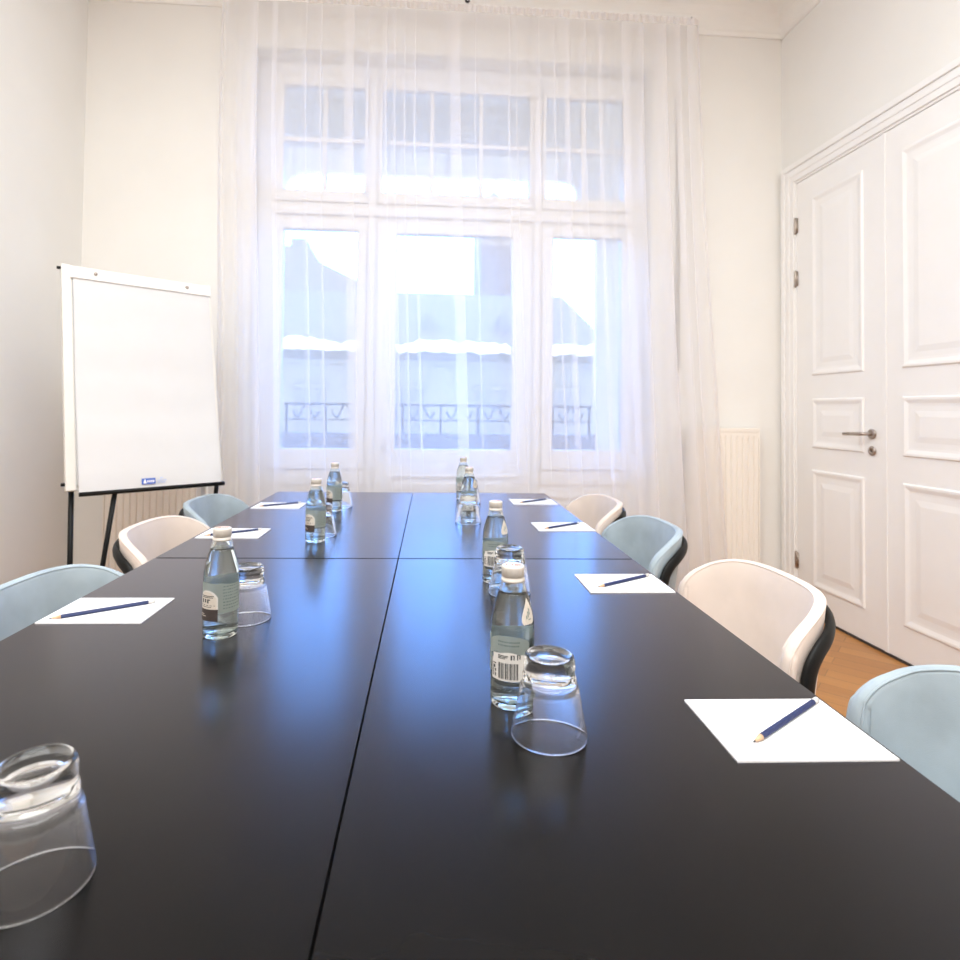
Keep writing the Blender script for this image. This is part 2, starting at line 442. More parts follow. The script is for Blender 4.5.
# ------------------------------------------------------------------ radiators
def radiator(x0, x1, label, valve):
    xc = (x0+x1)/2; w = (x1-x0)/2
    t = thing('radiator', label, 'radiator', (xc, 3.53, 0), group='radiators below the window wall')
    mb = MB(); rows = [[], [], [], [], []]
    n = int(round(2*w/.0365)); z0, z1 = .14, 1.06
    xs = []
    for k in range(n):
        a = -w + 2*w*k/n; p = 2*w/n
        xs += [(a, .009), (a+p*.10, .009), (a+p*.26, 0), (a+p*.84, 0)]
    xs.append((w, .009))
    for z, s in ((z0, .012), (z0+.03, 0), (z1-.03, 0), (z1, .012)):
        pass
    R = []
    for z, k in ((z0, 0), (z0+.02, 0), (z0+.05, 1), (z1-.05, 1), (z1-.02, 0), (z1, 0)):
        R.append([(x, .012 - (.012-y)*k if k else .0, z) if k else (x, 0, z) for x, y in xs])
    R = [[(x, (y if k else 0), z) for x, y in xs] for z, k in ((z0, 0), (z0+.02, 0), (z0+.05, 1), (z1-.05, 1), (z1-.02, 0), (z1, 0))]
    mb.grid(R)
    mb.box(-w, w, .012, .03, z0, z1)
    mb.build('front_panel', M['radiator'], t)
    MB().box(-w, w, .055, .07, z0, z1).build('rear_panel', M['radiator'], t, bevel=.004)
    g = MB(); g.box(-w-.004, w+.004, -.004, .076, z1, z1+.022)
    for k in range(int(2*w/.02)):
        g.box(-w+.01+k*.02, -w+.018+k*.02, .012, .05, z1+.021, z1+.0235)
    g.build('top_grille', M['radiator'], t, bevel=.003)
    for s in (-1, 1):
        MB().box(s*(w+.002)-.004, s*(w+.002)+.004, -.002, .074, z0, z1).build('side_panel', M['radiator'], t, bevel=.002)
    v = valve*(w+.03)
    vb = MB().tube([(v*.92, .04, 1.0), (v+.02*valve, .04, 1.0)], .009).lathe([(0,0),(.016,0),(.02,.01),(.02,.04),(.014,.055),(0,.055)], 20, (v+.02*valve, .04, 1.0))
    vo = vb.build('valve', M['white'], t, smooth=True)
    MB().tube([(v+.02*valve, .04, .99), (v+.02*valve, .04, 0)], .008).build('pipe', M['white'], t, smooth=True)
    for s in (-1, 1):
        MB().box(s*w*.7-.015, s*w*.7+.015, .068, .10, .2, .95).build('wall_bracket', M['white'], t)
radiator(1.715, 2.146, 'white ribbed panel radiator standing between the curtain and the double door', -1)
radiator(-1.726, -1.22, 'white ribbed panel radiator in the corner behind the flip chart', 1)

# ------------------------------------------------------------------ double door
def leaf_panel(mb, y0, y1, z0, z1, x):
    rings = [(0, 0), (.006, .008), (.016, .008), (.034, .002), (.045, .001), (.070, .001), (.098, .005)]
    rows = []
    for ins, dep in rings:
        rows.append([(x-dep, y0+ins, z0+ins), (x-dep, y1-ins, z0+ins), (x-dep, y1-ins, z1-ins), (x-dep, y0+ins, z1-ins)])
    b = len(mb.v); mb.grid(rows, close_u=True)
    e = b + 4*(len(rows)-1); mb.f.append((e, e+1, e+2, e+3))
def door(name, y0, y1, py0, py1, label):
    d = bpy.data.objects.new(name, None); COL.objects.link(d); d.location = (2.350, y1, 0)
    struct(d, label, 'door')
    mb = MB(); mb.box(0, .009, y0-y1, 0, .012, 2.585)
    mb.build('door_leaf', M['white'], d, bevel=.003)
    for z0, z1 in ((1.40, 2.457), (.978, 1.265), (.176, .852)):
        m = MB(); leaf_panel(m, py0-y1, py1-y1, z0, z1, 0); m.build('door_panel', M['white'], d)
    return d
d1 = door('door_1', 2.806, 3.468, 2.930, 3.330, 'white panelled door leaf with the lever handle, beside the radiator')
d2 = door('door_2', 2.135, 2.800, 2.265, 2.688, 'white panelled door leaf without handle, cut by the right edge of the picture')
MB().box(-.004, 0, 2.782-3.468, 2.806-3.468, .012, 2.585).build('astragal', M['white'], d1, bevel=.004)
hw = MB(); L0 = 2.874-3.468
hw.lathe([(0,0),(.024,0),(.026,.003),(.026,.008),(.022,.010),(0,.010)], 24)
ros = hw.build('handle_rosette', M['steel'], d1, smooth=True, loc=(-.001, L0, 1.077)); ros.rotation_euler = (0, -PI/2, 0)
lv = MB().tube([(0, L0, 1.077), (-.045, L0, 1.077), (-.056, L0+.012, 1.077), (-.058, L0+.04, 1.076), (-.058, L0+.132, 1.073)], [.009, .009, .0095, .0095, .008], 12)
lv.build('lever_handle', M['steel'], d1, smooth=True)
kr = MB().lathe([(0,0),(.022,0),(.024,.003),(.024,.007),(.010,.009),(.009,.004),(0,.004)], 24).build('keyhole_rosette', M['steel'], d1, smooth=True, loc=(-.001, L0, .991))
kr.rotation_euler = (0, -PI/2, 0)
kk = MB().box(-.004, .004, -.003, .003, 0, .002).build('keyhole', M['black'], kr, loc=(0,0,.0085))
for z in (2.325, 1.999, .294):
    h = MB().lathe([(0,-.052),(.004,-.052),(.0075,-.046),(.0075,.046),(.004,.052),(0,.052)], 12)
    h.box(-.002, .004, -.02, 0, -.045, .045)
    h.build('hinge', M['steel'], d1, smooth=True, loc=(-.006, .004, z))
cs = MB()
def cas(mb, y0, y1, z0, z1, vert):
    if vert:
        mb.box(2.338, 2.36, y0, y1, z0, z1)
for (a, b_, x) in ((0, .135, 2.346), (.014, .095, 2.338), (.095, .128, 2.330), (.05, .07, 2.334)):
    cs.box(x, 2.362, 3.469+a, 3.469+b_, 0, 2.587+b_); cs.box(x, 2.362, 2.134-b_, 2.134-a, 0, 2.587+b_)
    cs.box(x, 2.362, 2.134-a, 3.469+a, 2.587+a, 2.587+b_)
struct(cs.build('trim_4', M['white'], bevel=.003), 'white moulded casing around the double door', 'door casing')
struct(MB().box(2.346, 2.361, 2.135, 3.468, 0, .012).build('trim_5', M['graphite']), 'dark strip painted as the shaded gap under the double door', 'threshold')  # dark colour paints the shade in the gap below the leaves

# ------------------------------------------------------------------ tables
TY = .0359
def T(u, v, z=0):
    return (u*math.cos(TY) + v*math.sin(TY), v*math.cos(TY) - u*math.sin(TY), z)
UL, UC, UR, VF, VS = -.7923, -.0910, .6041, 3.1442, 1.7587
VN = VS - (VF - VS)
TG = 'black tables pushed together'
def table(u0, u1, v0, v1, label):
    g = .0016
    uc, vc = (u0+u1)/2, (v0+v1)/2
    t = thing('conference_table', label, 'table', T(uc, vc), -TY, TG)
    a, b = (u1-u0)/2-g, (v1-v0)/2-g
    top = MB().box(-a, a, -b + (.003 if v0 == VS else 0), b - (.003 if v1 == VS else 0), .712, .740).build('tabletop', M['table'], t)
    top.data.materials.append(M['table_edge'])
    for p in top.data.polygons:
        if abs(p.normal.z) < .5: p.material_index = 1
    MB().box(-a+.12, a-.12, -b+.12, b-.12, .672, .7118).build('apron_frame', M['black'], t, bevel=.003)
    for s in (-1, 1):
        for q in (-1, 1):
            x, y = (s*.11 if uc > 0 else .11 + s*.11), q*(b-.16)
            l = MB().box(x-.022, x+.022, y-.022, y+.022, 0.004, .6718)
            l.build('leg', M['black'], t, bevel=.003)
            MB().lathe([(0,0),(.024,0),(.024,.004),(0,.004)], 16, (x, y, 0)).build('foot_pad', M['black'], t)
    return t
table(UL, UC, VN, VS, 'black rectangular table nearest the camera on the flip chart side')
table(UC, UR, VN, VS, 'black rectangular table nearest the camera on the door side')
table(UL, UC, VS, VF, 'black rectangular table at the window end, flip chart side')
table(UC, UR, VS, VF, 'black rectangular table at the window end, door side')
TZ = .7402

# ------------------------------------------------------------------ chairs
def catmull(P, n):
    out = []
    for i in range(len(P)-1):
        p0, p1, p2, p3 = P[max(i-1,0)], P[i], P[i+1], P[min(i+2,len(P)-1)]
        for k in range(n):
            t = k/n
            out.append(tuple(.5*((2*b)+(-a+c)*t+(2*a-5*b+4*c-d)*t*t+(-a+3*b-3*c+d)*t**3) for a,b,c,d in zip(p0,p1,p2,p3)))
    out.append(P[-1]); return out
HALF = [(0,0,.762),(.07,.004,.762),(.135,.016,.760),(.188,.042,.754),(.226,.080,.739),(.246,.118,.717),(.256,.148,.694),(.2605,.170,.664),(.2615,.178,.625),(.2625,.182,.57),(.263,.184,.51),(.263,.185,.46)]
def rim():
    h = catmull(HALF, 5)
    pts = [(-a, d, z) for a, d, z in reversed(h[1:])] + h
    # plan tangent, outward normal and rim bulge direction at each station
    st = []
    n = len(pts)
    for i, (x, d, z) in enumerate(pts):
        a, b = pts[max(i-1,0)], pts[min(i+1,n-1)]
        # plan tangent from a wide window so the vertical front edge keeps a sane direction
        tx, ty = b[0]-a[0], b[1]-a[1]
        st.append([Vector((x, d, z)), Vector((tx, ty, 0)), b[2]-a[2]])
    out = []
    for i, (p, t, dz) in enumerate(st):
        L = t.length
        if abs(p.x) > .2600: td = Vector((.02*(1 if p.x>0 else -1), 1 if p.x>0 else -1, 0)).normalized()
        else: td = t.normalized()
        nrm = Vector((td.y, -td.x, 0))
        ds = L
        bl = math.hypot(ds, dz) or 1
        B = td*(-dz/bl) + Vector((0,0,ds/bl))
        out.append((p, td, nrm, B))
    return out
def lean(v):
    x, d, z = v
    return (x, d + (.77 - z)*.16*max(0, 1 - d/.2), z)
def make_chair(label, mat):
    t = thing('armchair', label, 'chair', group='velvet tub chairs around the tables')
    st = rim()
    def thk(z): return .0125 + .0085*min(1, max(0, (.735 - z)/.10))
    rows = []
    for p, td, nrm, B in st:
        th = thk(p.z); c = p - B*th
        row = []
        zb = .42
        top_o = c + nrm*th; top_i = c - nrm*th
        for k in range(7): 
            q = k/7; row.append(lean((top_o.x, top_o.y, zb*(1-q) + top_o.z*q)))
        for k in range(9):
            a = PI*k/8
            row.append(lean(c + nrm*th*math.cos(a) + B*th*math.sin(a)))
        for k in range(7):
            q = (k+1)/7; row.append(lean((top_i.x, top_i.y, zb*q + top_i.z*(1-q))))
        rows.append(row)
    mb = MB(); mb.grid(rows, close_u=True)
    mb.build('backrest', mat, t, smooth=True)
    pp = MB()
    for ang in (35, 145):
        a = math.radians(ang)
        pp.tube([lean(p - B*thk(p.z) + (nrm*math.cos(a) + B*math.sin(a))*(thk(p.z)+.0004)) for p, td, nrm, B in st], .0022, 6)
    pp.build('piping', mat, t, smooth=True)
    BH = [(0,-.016,.716),(.07,-.012,.716),(.14,.001,.713),(.198,.028,.706),(.243,.066,.691),(.266,.102,.668),(.276,.124,.640),(.281,.136,.602),(.282,.140,.55),(.282,.141,.48),(.282,.141,.37)]
    bh = catmull(BH, 5)
    full = [Vector((-x, d, z)) for x, d, z in reversed(bh[1:])] + [Vector(q) for q in bh]
    # flat steel band: wide along the shell, thin outwards
    fb = MB(); rws = []
    for i, p in enumerate(full):
        tg = (full[min(i+1,len(full)-1)] - full[max(i-1,0)]).normalized()
        nn = Vector((p.x*1.5, p.y - .22, 0)).normalized()
        nn = (nn - tg*nn.dot(tg)).normalized()
        sd = tg.cross(nn).normalized()
        rws.append([p + nn*(.010*math.cos(2*PI*k/12)) + sd*(.018*math.sin(2*PI*k/12)) for k in range(12)])
    fb.grid(rws, close_u=True)
    fb.build('frame_band', M['black'], t, smooth=True)
    # seat cushion
    sr = []
    for z, k in ((.40,.90),(.405,.97),(.43,1),(.455,1),(.475,.97),(.485,.90),(.490,.70),(.492,.35)):
        r = []
        for j in range(40):
            a = 2*PI*j/40
            cx, cy = math.cos(a), math.sin(a)
            sx = abs(cx)**.5*(1 if cx > 0 else -1); sy = abs(cy)**.5*(1 if cy > 0 else -1)
            r.append((sx*.235*k*(.93+.07*(1 if sy > 0 else abs(sx))), .275 + sy*.20*k, z))
        sr.append(r)
    sm = MB(); sm.grid(sr, close_u=True)
    b = 0; sm.f.append(tuple(range(39, -1, -1))); sm.f.append(tuple(range(7*40, 8*40)))
    sm.build('seat', mat, t, smooth=True)
    MB().box(-.18, .18, .12, .42, .372, .399).build('seat_frame', M['black'], t, bevel=.006)
    for x, y, x2, y2 in ((-.17,.14,-.215,.03),(.17,.14,.215,.03),(-.17,.40,-.20,.46),(.17,.40,.20,.46)):
        MB().tube([(x,y,.374),(x2,y2,.0)], [.014,.010], 12).build('leg', M['black'], t, smooth=True)
    return t
blue = make_chair('light blue velvet chair, partly cut off by the right edge of the picture', M['velvet_blue'])
cream = make_chair('cream velvet chair nearest the camera on the door side', M['velvet_cream'])
# right side chairs look towards -u (local +y -> -u), left side chairs towards +u
def place(o, u, v, rz, label=None):
    o.location = T(u, v); o.rotation_euler = (0,0,rz - TY)
    if label: o['label'] = label
place(blue, .945, .80, PI/2 + .03)
place(cream, .93, 1.52, PI/2 + .005)
c = copy_tree(blue); place(c, .90, 2.235, PI/2 + .02, 'light blue velvet chair between the two cream chairs on the door side')
c = copy_tree(cream); place(c, .88, 2.84, PI/2 + .03, 'cream velvet chair farthest back on the door side, by the curtain')
c = copy_tree(blue); place(c, -.985, 1.45, -PI/2 - .04, 'light blue velvet chair cut off by the left edge of the picture')
c = copy_tree(cream); place(c, -1.035, 2.175, -PI/2 - .03, 'cream velvet chair in front of the flip chart')
c = copy_tree(blue); place(c, -1.07, 2.765, -PI/2 - .02, 'light blue velvet chair at the far end beneath the flip chart corner')

# ------------------------------------------------------------------ notepads and pencils
def make_pad(label):
    t = thing('notepad', label, 'notepad', group='white notepads on the table')
    MB().box(-.104, .104, -.0785, .0785, 0, .0022).build('sheets', M['paper'], t)
    MB().box(-.104, .104, -.0785, .0785, .0022, .0027).build('top_sheet', M['paper'], t)
    return t
def make_pencil(label):
    t = thing('pencil', label, 'pencil', group='navy pencils on the notepads')
    def hexa(x0, x1, r0, r1, n=6):
        mb = MB()
        rows = [[(x, r*math.cos(2*PI*k/n), .0037 + r*math.sin(2*PI*k/n)) for k in range(n)] for x, r in ((x0, r0), (x1, r1))]
        mb.grid(rows, close_u=True); mb.f.append(tuple(range(n-1, -1, -1))); mb.f.append(tuple(range(n, 2*n)))
        return mb
    hexa(-.078, .083, .0042, .0042).build('shaft', M['pencil'], t)
    hexa(-.094, -.078, .0013, .0041, 12).build('sharpened_wood', M['pencil_wood'], t, smooth=True)
    hexa(-.100, -.094, .0003, .0013, 8).build('lead', M['graphite'], t, smooth=True)
    hexa(.083, .096, .0043, .0043, 14).build('eraser', M['eraser'], t, smooth=True)
    return t
PADS = [  # u, v, angle deg, tip (u, v), end (u, v), where
 (.492, .821, 0, (.421,.773), (.594,.895), 'nearest the camera on the door side'),
 (.491, 1.509, .5, (.411,1.459), (.583,1.569), 'before the nearer cream chair on the door side'),
 (.497, 2.238, 1, (.421,2.178), (.571,2.287), 'before the light blue chair between two cream chairs'),
 (.489, 2.840, 1, (.424,2.79), (.565,2.896), 'at the window end on the door side'),
 (-.681, 1.307, 0, (-.769,1.239), (-.600,1.354), 'nearest the camera on the flip chart side'),
 (-.675, 2.096, 0, (-.747,2.04), (-.602,2.139), 'before the cream chair on the flip chart side'),
 (-.670, 2.688, 0, (-.738,2.645), (-.597,2.743), 'at the window end on the flip chart side'),
]
pad0 = pen0 = None
for u, v, an, tip, end, where in PADS:
    if pad0 is None: pad0 = p = make_pad('')
    else: p = copy_tree(pad0)
    p.location = T(u, v, TZ); p.rotation_euler = (0,0,math.radians(an) - TY)
    p['label'] = 'white notepad on the black table, ' + where
    if pen0 is None: pen0 = q = make_pencil('')
    else: q = copy_tree(pen0)
    q.location = T((tip[0]+end[0])/2, (tip[1]+end[1])/2, TZ+.0027)
    q.rotation_euler = (0,0,math.atan2(end[1]-tip[1], end[0]-tip[0]) - TY)
    q['label'] = 'navy pencil on the notepad ' + where

# ------------------------------------------------------------------ bottles
BR = .0325
def make_bottle(label):
    t = thing('water_bottle', label, 'bottle', group='glass water bottles on the table')
    outer = [(0,.005),(.015,.004),(.022,.0015),(.027,.0),(.030,.0015),(.0318,.005),(BR,.010),(BR,.112),(.0322,.119),(.0312,.128),(.0292,.139),(.0262,.151),(.0228,.162),(.0195,.172),(.0175,.179),(.0165,.184),(.0163,.190),(.0163,.199)]
    inner = [(.0142,.199),(.0143,.184),(.0153,.179),(.0173,.172),(.0206,.162),(.024,.151),(.027,.139),(.0290,.128),(.0300,.119),(.0303,.112),(.0303,.015),(.028,.0105),(.022,.0085),(0,.0095)]
    MB().lathe(outer + inner, 56).build('glass_body', M['bottle_glass'], t, smooth=True)
    e = .0004
    wp = [(0,.0095-e),(.022,.0085-e),(.028+e*.5,.0105-e),(.0303+e,.015),(.0303+e,.112),(.0300+e,.119),(.0290+e,.128),(.027+e,.139),(.024+e,.151),(.0206+e,.162),(.0190+e,.167),(.018,.1672),(0,.1672)]
    MB().lathe(wp, 56).build('water', M['water'], t, smooth=True)
    cp = MB(); cp.lathe([(0,.2005),(.0155,.2005),(.0165,.199),(.0165,.181),(.0172,.1805),(.0176,.182),(.0176,.1850),(.0158,.1856),(.0158,.1875),(.0170,.1882),(.0172,.2015),(.0166,.2036),(.0155,.2042),(0,.2044)], 48)
    cap = cp.build('screw_cap', M['cap'], t, smooth=True)
    rp = MB()
    for x0, x1, y0, y1 in ((-.009,-.0075,-.003,.003),(-.0065,-.002,-.003,-.0018),(-.0065,-.002,-.0005,.0006),(-.0065,-.002,.002,.003),(0,.0015,-.003,.003),(.0025,.006,.002,.003),(.0025,.006,-.003,-.002),(.007,.0085,-.003,.003)):
        rp.box(x0*1.25, x1*1.25, y0*1.5, y1*1.5, .2044, .2046)
    rp.build('cap_print', M['cap_red'], cap)
    def rad(z):
        for (r0, z0), (r1, z1) in zip(outer[5:], outer[6:]):
            if z0 <= z <= z1 and z1 > z0: return r0 + (r1-r0)*(z-z0)/(z1-z0)
        return BR
    # labels: angle 0 faces local -y, positive to the right of someone looking at it
    def P(a, z, off): 
        r = rad(z) + off; a = math.radians(a)
        return (r*math.sin(a), -r*math.cos(a), z)
    def patch(mb, a0, a1, lo, hi, off, na=None, nz=4):
        na = na or max(2, int(abs(a1-a0)/5))
        rows = []
        for j in range(nz+1):
            row = []
            for i in range(na+1):
                s = i/na; a = a0 + (a1-a0)*s
                l = lo(s) if callable(lo) else lo; h = hi(s) if callable(hi) else hi
                row.append(P(a, l + (h-l)*j/nz, off))
            rows.append(row)
        mb.grid(rows)
    # angles: text side centred +38, arch emblem centred -45, barcode side centred 165
    sg = MB()
    patch(sg, 0, 108, .050, lambda s: .106 - .004*math.sin(s*PI), .0004)
    patch(sg, -86, 0, .050, .106, .0004)
    patch(sg, 108, 226, lambda s: .078 + .006*math.sin(s*2*PI), lambda s: .097 + .012*math.sin(s*PI)**.6, .0004)
    sage = sg.build('body_label', M['sage'], t, smooth=True)
    rr = random.Random(5)
    tx = MB()
    for row in range(8):
        z = .0985 - row*.0058; a = 6 + rr.uniform(0, 2)
        while a < 90:
            w = rr.uniform(2, 6)
            patch(tx, a, a+w, z, z+.0020, .0007, 2, 1); a += w + rr.uniform(2, 5)
    for row in range(2):
        z = .099 - row*.005; a = 140
        while a < 195:
            w = rr.uniform(1.5, 5)
            patch(tx, a, a+w, z, z+.0022, .0007, 2, 1); a += w + rr.uniform(1, 2.5)
    tx.build('label_text', M['ink_soft'], sage)
    em = MB(); ah = lambda s: .078 + .013*(1 - abs(2*s-1)**2.6)
    patch(em, -82, -9, .052, lambda s: ah(s)+.0015, .0008)
    emo = em.build('emblem_label', M['label_white'], t, smooth=True)
    e2 = MB(); patch(e2, -79, -13, .053, lambda s: ah(s)-.0015, .0011); e2.build('emblem_field', M['label_cream'], emo, smooth=True)
    e3 = MB(); patch(e3, -82, -9, .036, .058, .0013); e3.build('emblem_block', M['label_dark'], emo, smooth=True)
    e4 = MB()
    for a0, a1, z0, z1 in ((-72,-22,.0815,.083),(-70,-24,.079,.0803),(-56,-50,.070,.0765),(-46,-40,.069,.0765),(-46,-34,.0745,.0765),(-70,-62,.069,.0765),(-74,-18,.0645,.0655),(-70,-30,.0615,.0625)):
        patch(e4, a0, a1, z0, z1, .0013, 4, 1)
    e4.build('emblem_print', M['ink'], emo)
    e5 = MB()
    for a0, a1, z in ((-76,-58,.048),(-76,-50,.0445)): patch(e5, a0, a1, z, z+.0014, .0017, 4, 1)
    e5.build('emblem_block_print', M['label_cream'], emo)
    bw = MB(); patch(bw, 118, 208, .044, .0735, .0008)
    patch(bw, 122, 220, lambda s: .0735, lambda s: .082 + .008*math.sin(s*PI*1.2)**2*s, .0008)
    bwo = bw.build('barcode_label', M['label_white'], t, smooth=True)
    bb = MB(); a = 141
    pat = [1.5,1,2.6,1,1,2,3,1,1.2,1.5,1,2.4,2.8,1,1,1.2,1.8,2.2,1,1.2,2.6,1,1.4,1,1,2.2,2.8,1.2,1,1.8,1.2,1,2.4,1]
    for i, w in enumerate(pat):
        if i % 2 == 0: patch(bb, a, a+w, .047, .070, .0011, 2, 1)
        a += w
    bb.build('barcode', M['ink'], bwo)
    b2 = MB()
    for a0, a1, z0, z1 in ((122,134,.066,.0675),(123,126,.048,.064),(130,134,.048,.053),(130,134,.055,.059),(126,131,.060,.064),(140,168,.0795,.0807),(140,166,.0775,.0787),(140,160,.0755,.0767),(174,178,.0755,.082),(181,184,.0755,.082),(174,184,.0812,.082),(190,193,.0755,.083),(196,199,.0765,.082),(190,199,.0822,.083)):
        patch(b2, a0, a1, z0, z1, .0011, 3, 1)
    patch(b2, 128, 208, .0375, .0428, .0008)
    b2.build('barcode_text', M['ink'], bwo)
    nk = MB(); rows = []
    for j in range(13):
        q = j/12; z = .124 + .036*q
        hw = 26*math.sin(PI*min(1, (q*.93+.07))**.62)**.8*(1-.25*q) if q < 1 else 1
        hw = max(.5, hw)
        rows.append([P(226 + 6*q + hw*(2*i/8-1), z, .0005) for i in range(9)])
    nk.grid(rows); nko = nk.build('neck_label', M['label_cream'], t, smooth=True)
    n2 = MB()
    for a0, a1, z0, z1 in ((218,222,.132,.137),(224,228,.134,.142),(230,234,.137,.146),(226,236,.130,.1315)):
        patch(n2, a0, a1, z0, z1, .0009, 2, 1)
    n2.build('neck_print', M['ink_soft'], nko)
    return t
BOT = [
 (-.400, 1.172, 0, 'front-most water bottle on the flip chart side, dark emblem label facing the camera'),
 (-.375, 1.982, -4, 'second water bottle on the flip chart side, just beyond the cross joint of the tables'),
 (-.408, 2.564, 4, 'farthest water bottle on the flip chart side, near the window end'),
 (.126, .901, 178, 'nearest water bottle on the door side, barcode facing the camera beside the big upturned glass'),
 (.168, 1.529, 176, 'second water bottle on the door side, standing near the cross joint of the tables'),
 (.156, 2.415, 172, 'third water bottle on the door side, behind an upturned glass'),
 (.159, 2.917, 180, 'farthest water bottle on the door side, at the window end of the table'),
]
b0 = None
for u, v, rot, lab in BOT:
    o = make_bottle(lab) if b0 is None else copy_tree(b0)
    if b0 is None: b0 = o
    o.location = T(u, v, TZ); o.rotation_euler = (0,0,math.radians(-rot) + math.atan2(-T(u,v)[0], T(u,v)[1])*1.0)
    o['label'] = lab

# ------------------------------------------------------------------ upturned tumblers
def make_glass(label):
    t = MB().lathe([(.0502,.0),(.0510,.0006),(.0508,.003),(.0405,.060),(.0402,.0635),(.0396,.0655),(.0374,.068),(.0364,.072),(.0360,.080),(.0352,.0825),(.0343,.084),(.0342,.087),(.0345,.093),(.0341,.101),(.0328,.1060),(.0305,.1080),(.0275,.1078),(.0245,.1062),(.012,.1054),(0,.1052),
                    (0,.0800),(.014,.0795),(.026,.0775),(.0318,.0735),(.0346,.068),(.0366,.063),(.0386,.0580),(.0488,.003),(.0494,.0006)], 64, closed=True)
    # close rim
    n = 64
    o = t.build('drinking_glass', M['glass'], smooth=True)
    return tag(o, label, 'glass', 'upturned drinking glasses on the table')
GL = [
 (-.3605, .571, 'large clear upturned glass cut off by the left edge, nearest the camera'),
 (-.379, 1.262, 'clear upturned glass right behind the front-most bottle on the flip chart side'),
 (-.372, 2.075, 'clear upturned glass behind the second bottle on the flip chart side'),
 (-.395, 2.669, 'farthest upturned glass on the flip chart side, behind the last bottle'),
 (.164, .811, 'clear upturned glass in front of the nearest barcode bottle on the door side'),
 (.193, 1.436, 'clear upturned glass between the two nearer bottles on the door side'),
 (.148, 2.318, 'clear upturned glass standing alone in front of the third bottle on the door side'),
 (.186, 2.809, 'clear upturned glass mostly hidden behind the third bottle on the door side'),
]
g0 = None
for u, v, lab in GL:
    if g0 is None: g0 = o = make_glass(lab)
    else:
        o = g0.copy(); COL.objects.link(o)
    o.location = T(u, v, TZ); o['label'] = lab

# ------------------------------------------------------------------ flip chart
def flipchart():
    yaw, tilt, w, h = .6973, .2048, .65, 1.005
    t = thing('flip_chart', 'white flip chart easel with blank paper on black legs, by the left wall', 'flip chart', (-1.1686, 2.8034, 0), yaw)
    # local: x along the board, -y to the room, board leans back with height
    ZB = .8179; ct, sn = math.cos(tilt), math.sin(tilt)
    def L(x, h_, d=0):          # board coordinates: across, up the board, out of the board
        return (x, h_*sn - d*ct, ZB + h_*ct + d*sn)
    def slab(x0, x1, h0, h1, d0, d1):
        mb = MB(); b = 0
        P = [L(x,hh,d) for hh in (h0,h1) for x, d in ((x0,d0),(x1,d0),(x1,d1),(x0,d1))]
        mb.v += P
        mb.f += [(0,1,2,3),(4,7,6,5),(0,4,5,1),(1,5,6,2),(2,6,7,3),(3,7,4,0)]
        return mb
    slab(-w/2, w/2, 0, h, -.02, 0).build('board', M['board'], t, bevel=.003)
    for s in (-1, 1):
        slab(s*w/2 - .016 if s > 0 else -w/2 - .004, s*w/2 + .004 if s > 0 else -w/2 + .034, 0, h+.004, -.024, .006).build('side_rail', M['alu'], t, bevel=.003)
    # paper: slightly bowed sheet
    mb = MB(); rows = []
    for j in range(25):
        q = j/24
        rows.append([L(-.286 + .600*i/12, -.012 + .985*q, .012 + .006*math.sin(q*9+.4) * (1-q) + .010*(1-q)**2 + .0015*math.sin(q*31)) for i in range(13)])
    mb.grid(rows)
    pad = mb.build('paper_sheet', M['chart_paper'], t, smooth=True)
    slab(-.288, .316, .02, .98, .0005, .009).build('paper_pad', M['chart_paper'], t)
    slab(-.300, .324, h-.062, h-.006, .004, .020).build('clamp_bar', M['white'], t, bevel=.005)
    for x in (-.20, .205):
        k = MB().lathe([(0,0),(.008,0),(.008,.006),(.005,.009),(0,.009)], 16).build('clamp_knob', M['steel'], t, smooth=True, loc=L(x, h-.032, .020))
        k.rotation_euler = (PI/2 - tilt, 0, 0)
    for hh in (h-.012, .03):
        e = MB().tube([L(-w/2-.004, hh, -.012), L(-w/2-.018, hh, -.012)], .007, 12).build('end_cap', M['black'], t, smooth=True)
    tr = MB().tube([L(-.285, -.018, .02), L(.330, -.018, .02)], .010, 10)
    tr.build('pen_tray', M['black'], t, smooth=True)
    # printed mark on the paper
    lg = slab(-.045, .013, .004, .030, .0300, .0306).build('printed_mark', M['logo_blue'], pad)
    wm = MB()
    for a in [((-.038,.008),(-.024,.008),(-.029,.026),(-.034,.026))]:
        wm.face([L(x, hh, .0309) for x, hh in a])
    for k in range(4):
        x = -.022 + k*.008
        wm.face([L(xx, hh, .0309) for xx, hh in ((x,.011),(x+.0055,.011),(x+.0055,.021),(x,.021))])
    wm.build('printed_letters', M['paper'], pad)
    pl = MB(); rr = random.Random(3)
    for zz in (.006, .015):
        x = .022
        while x < .055:
            ww = rr.uniform(.003, .007)
            pl.face([L(xx, hh, .0304) for xx, hh in ((x,zz),(x+ww,zz),(x+ww,zz+.006),(x,zz+.006))]); x += ww + .002
    pl.face([L(xx, hh, .0304) for xx, hh in ((.032,.026),(.045,.026),(.045,.031),(.032,.031))])
    pl.build('printed_lines', M['logo_pale'], pad)
    # legs
    def leg(a, b, name='leg'):
        MB().tube([a, b], .0105, 12).build(name, M['black'], t, smooth=True)
    for s in (-1, 1):
        top = Vector(L(s*(w/2-.012) + .012, .06, -.03))
        bot = Vector((s*(w/2-.005) + .014, .20 if s > 0 else -.02, 0))
        leg(top, bot)
    leg(Vector(L(-.145, -.016, .0)), Vector((-.215, .12, 0)))
    # crossbar behind board for the legs
    MB().tube([L(-w/2+.01, .06, -.03), L(w/2-.01, .06, -.03)], .009, 10).build('crossbar', M['black'], t, smooth=True)
flipchart()

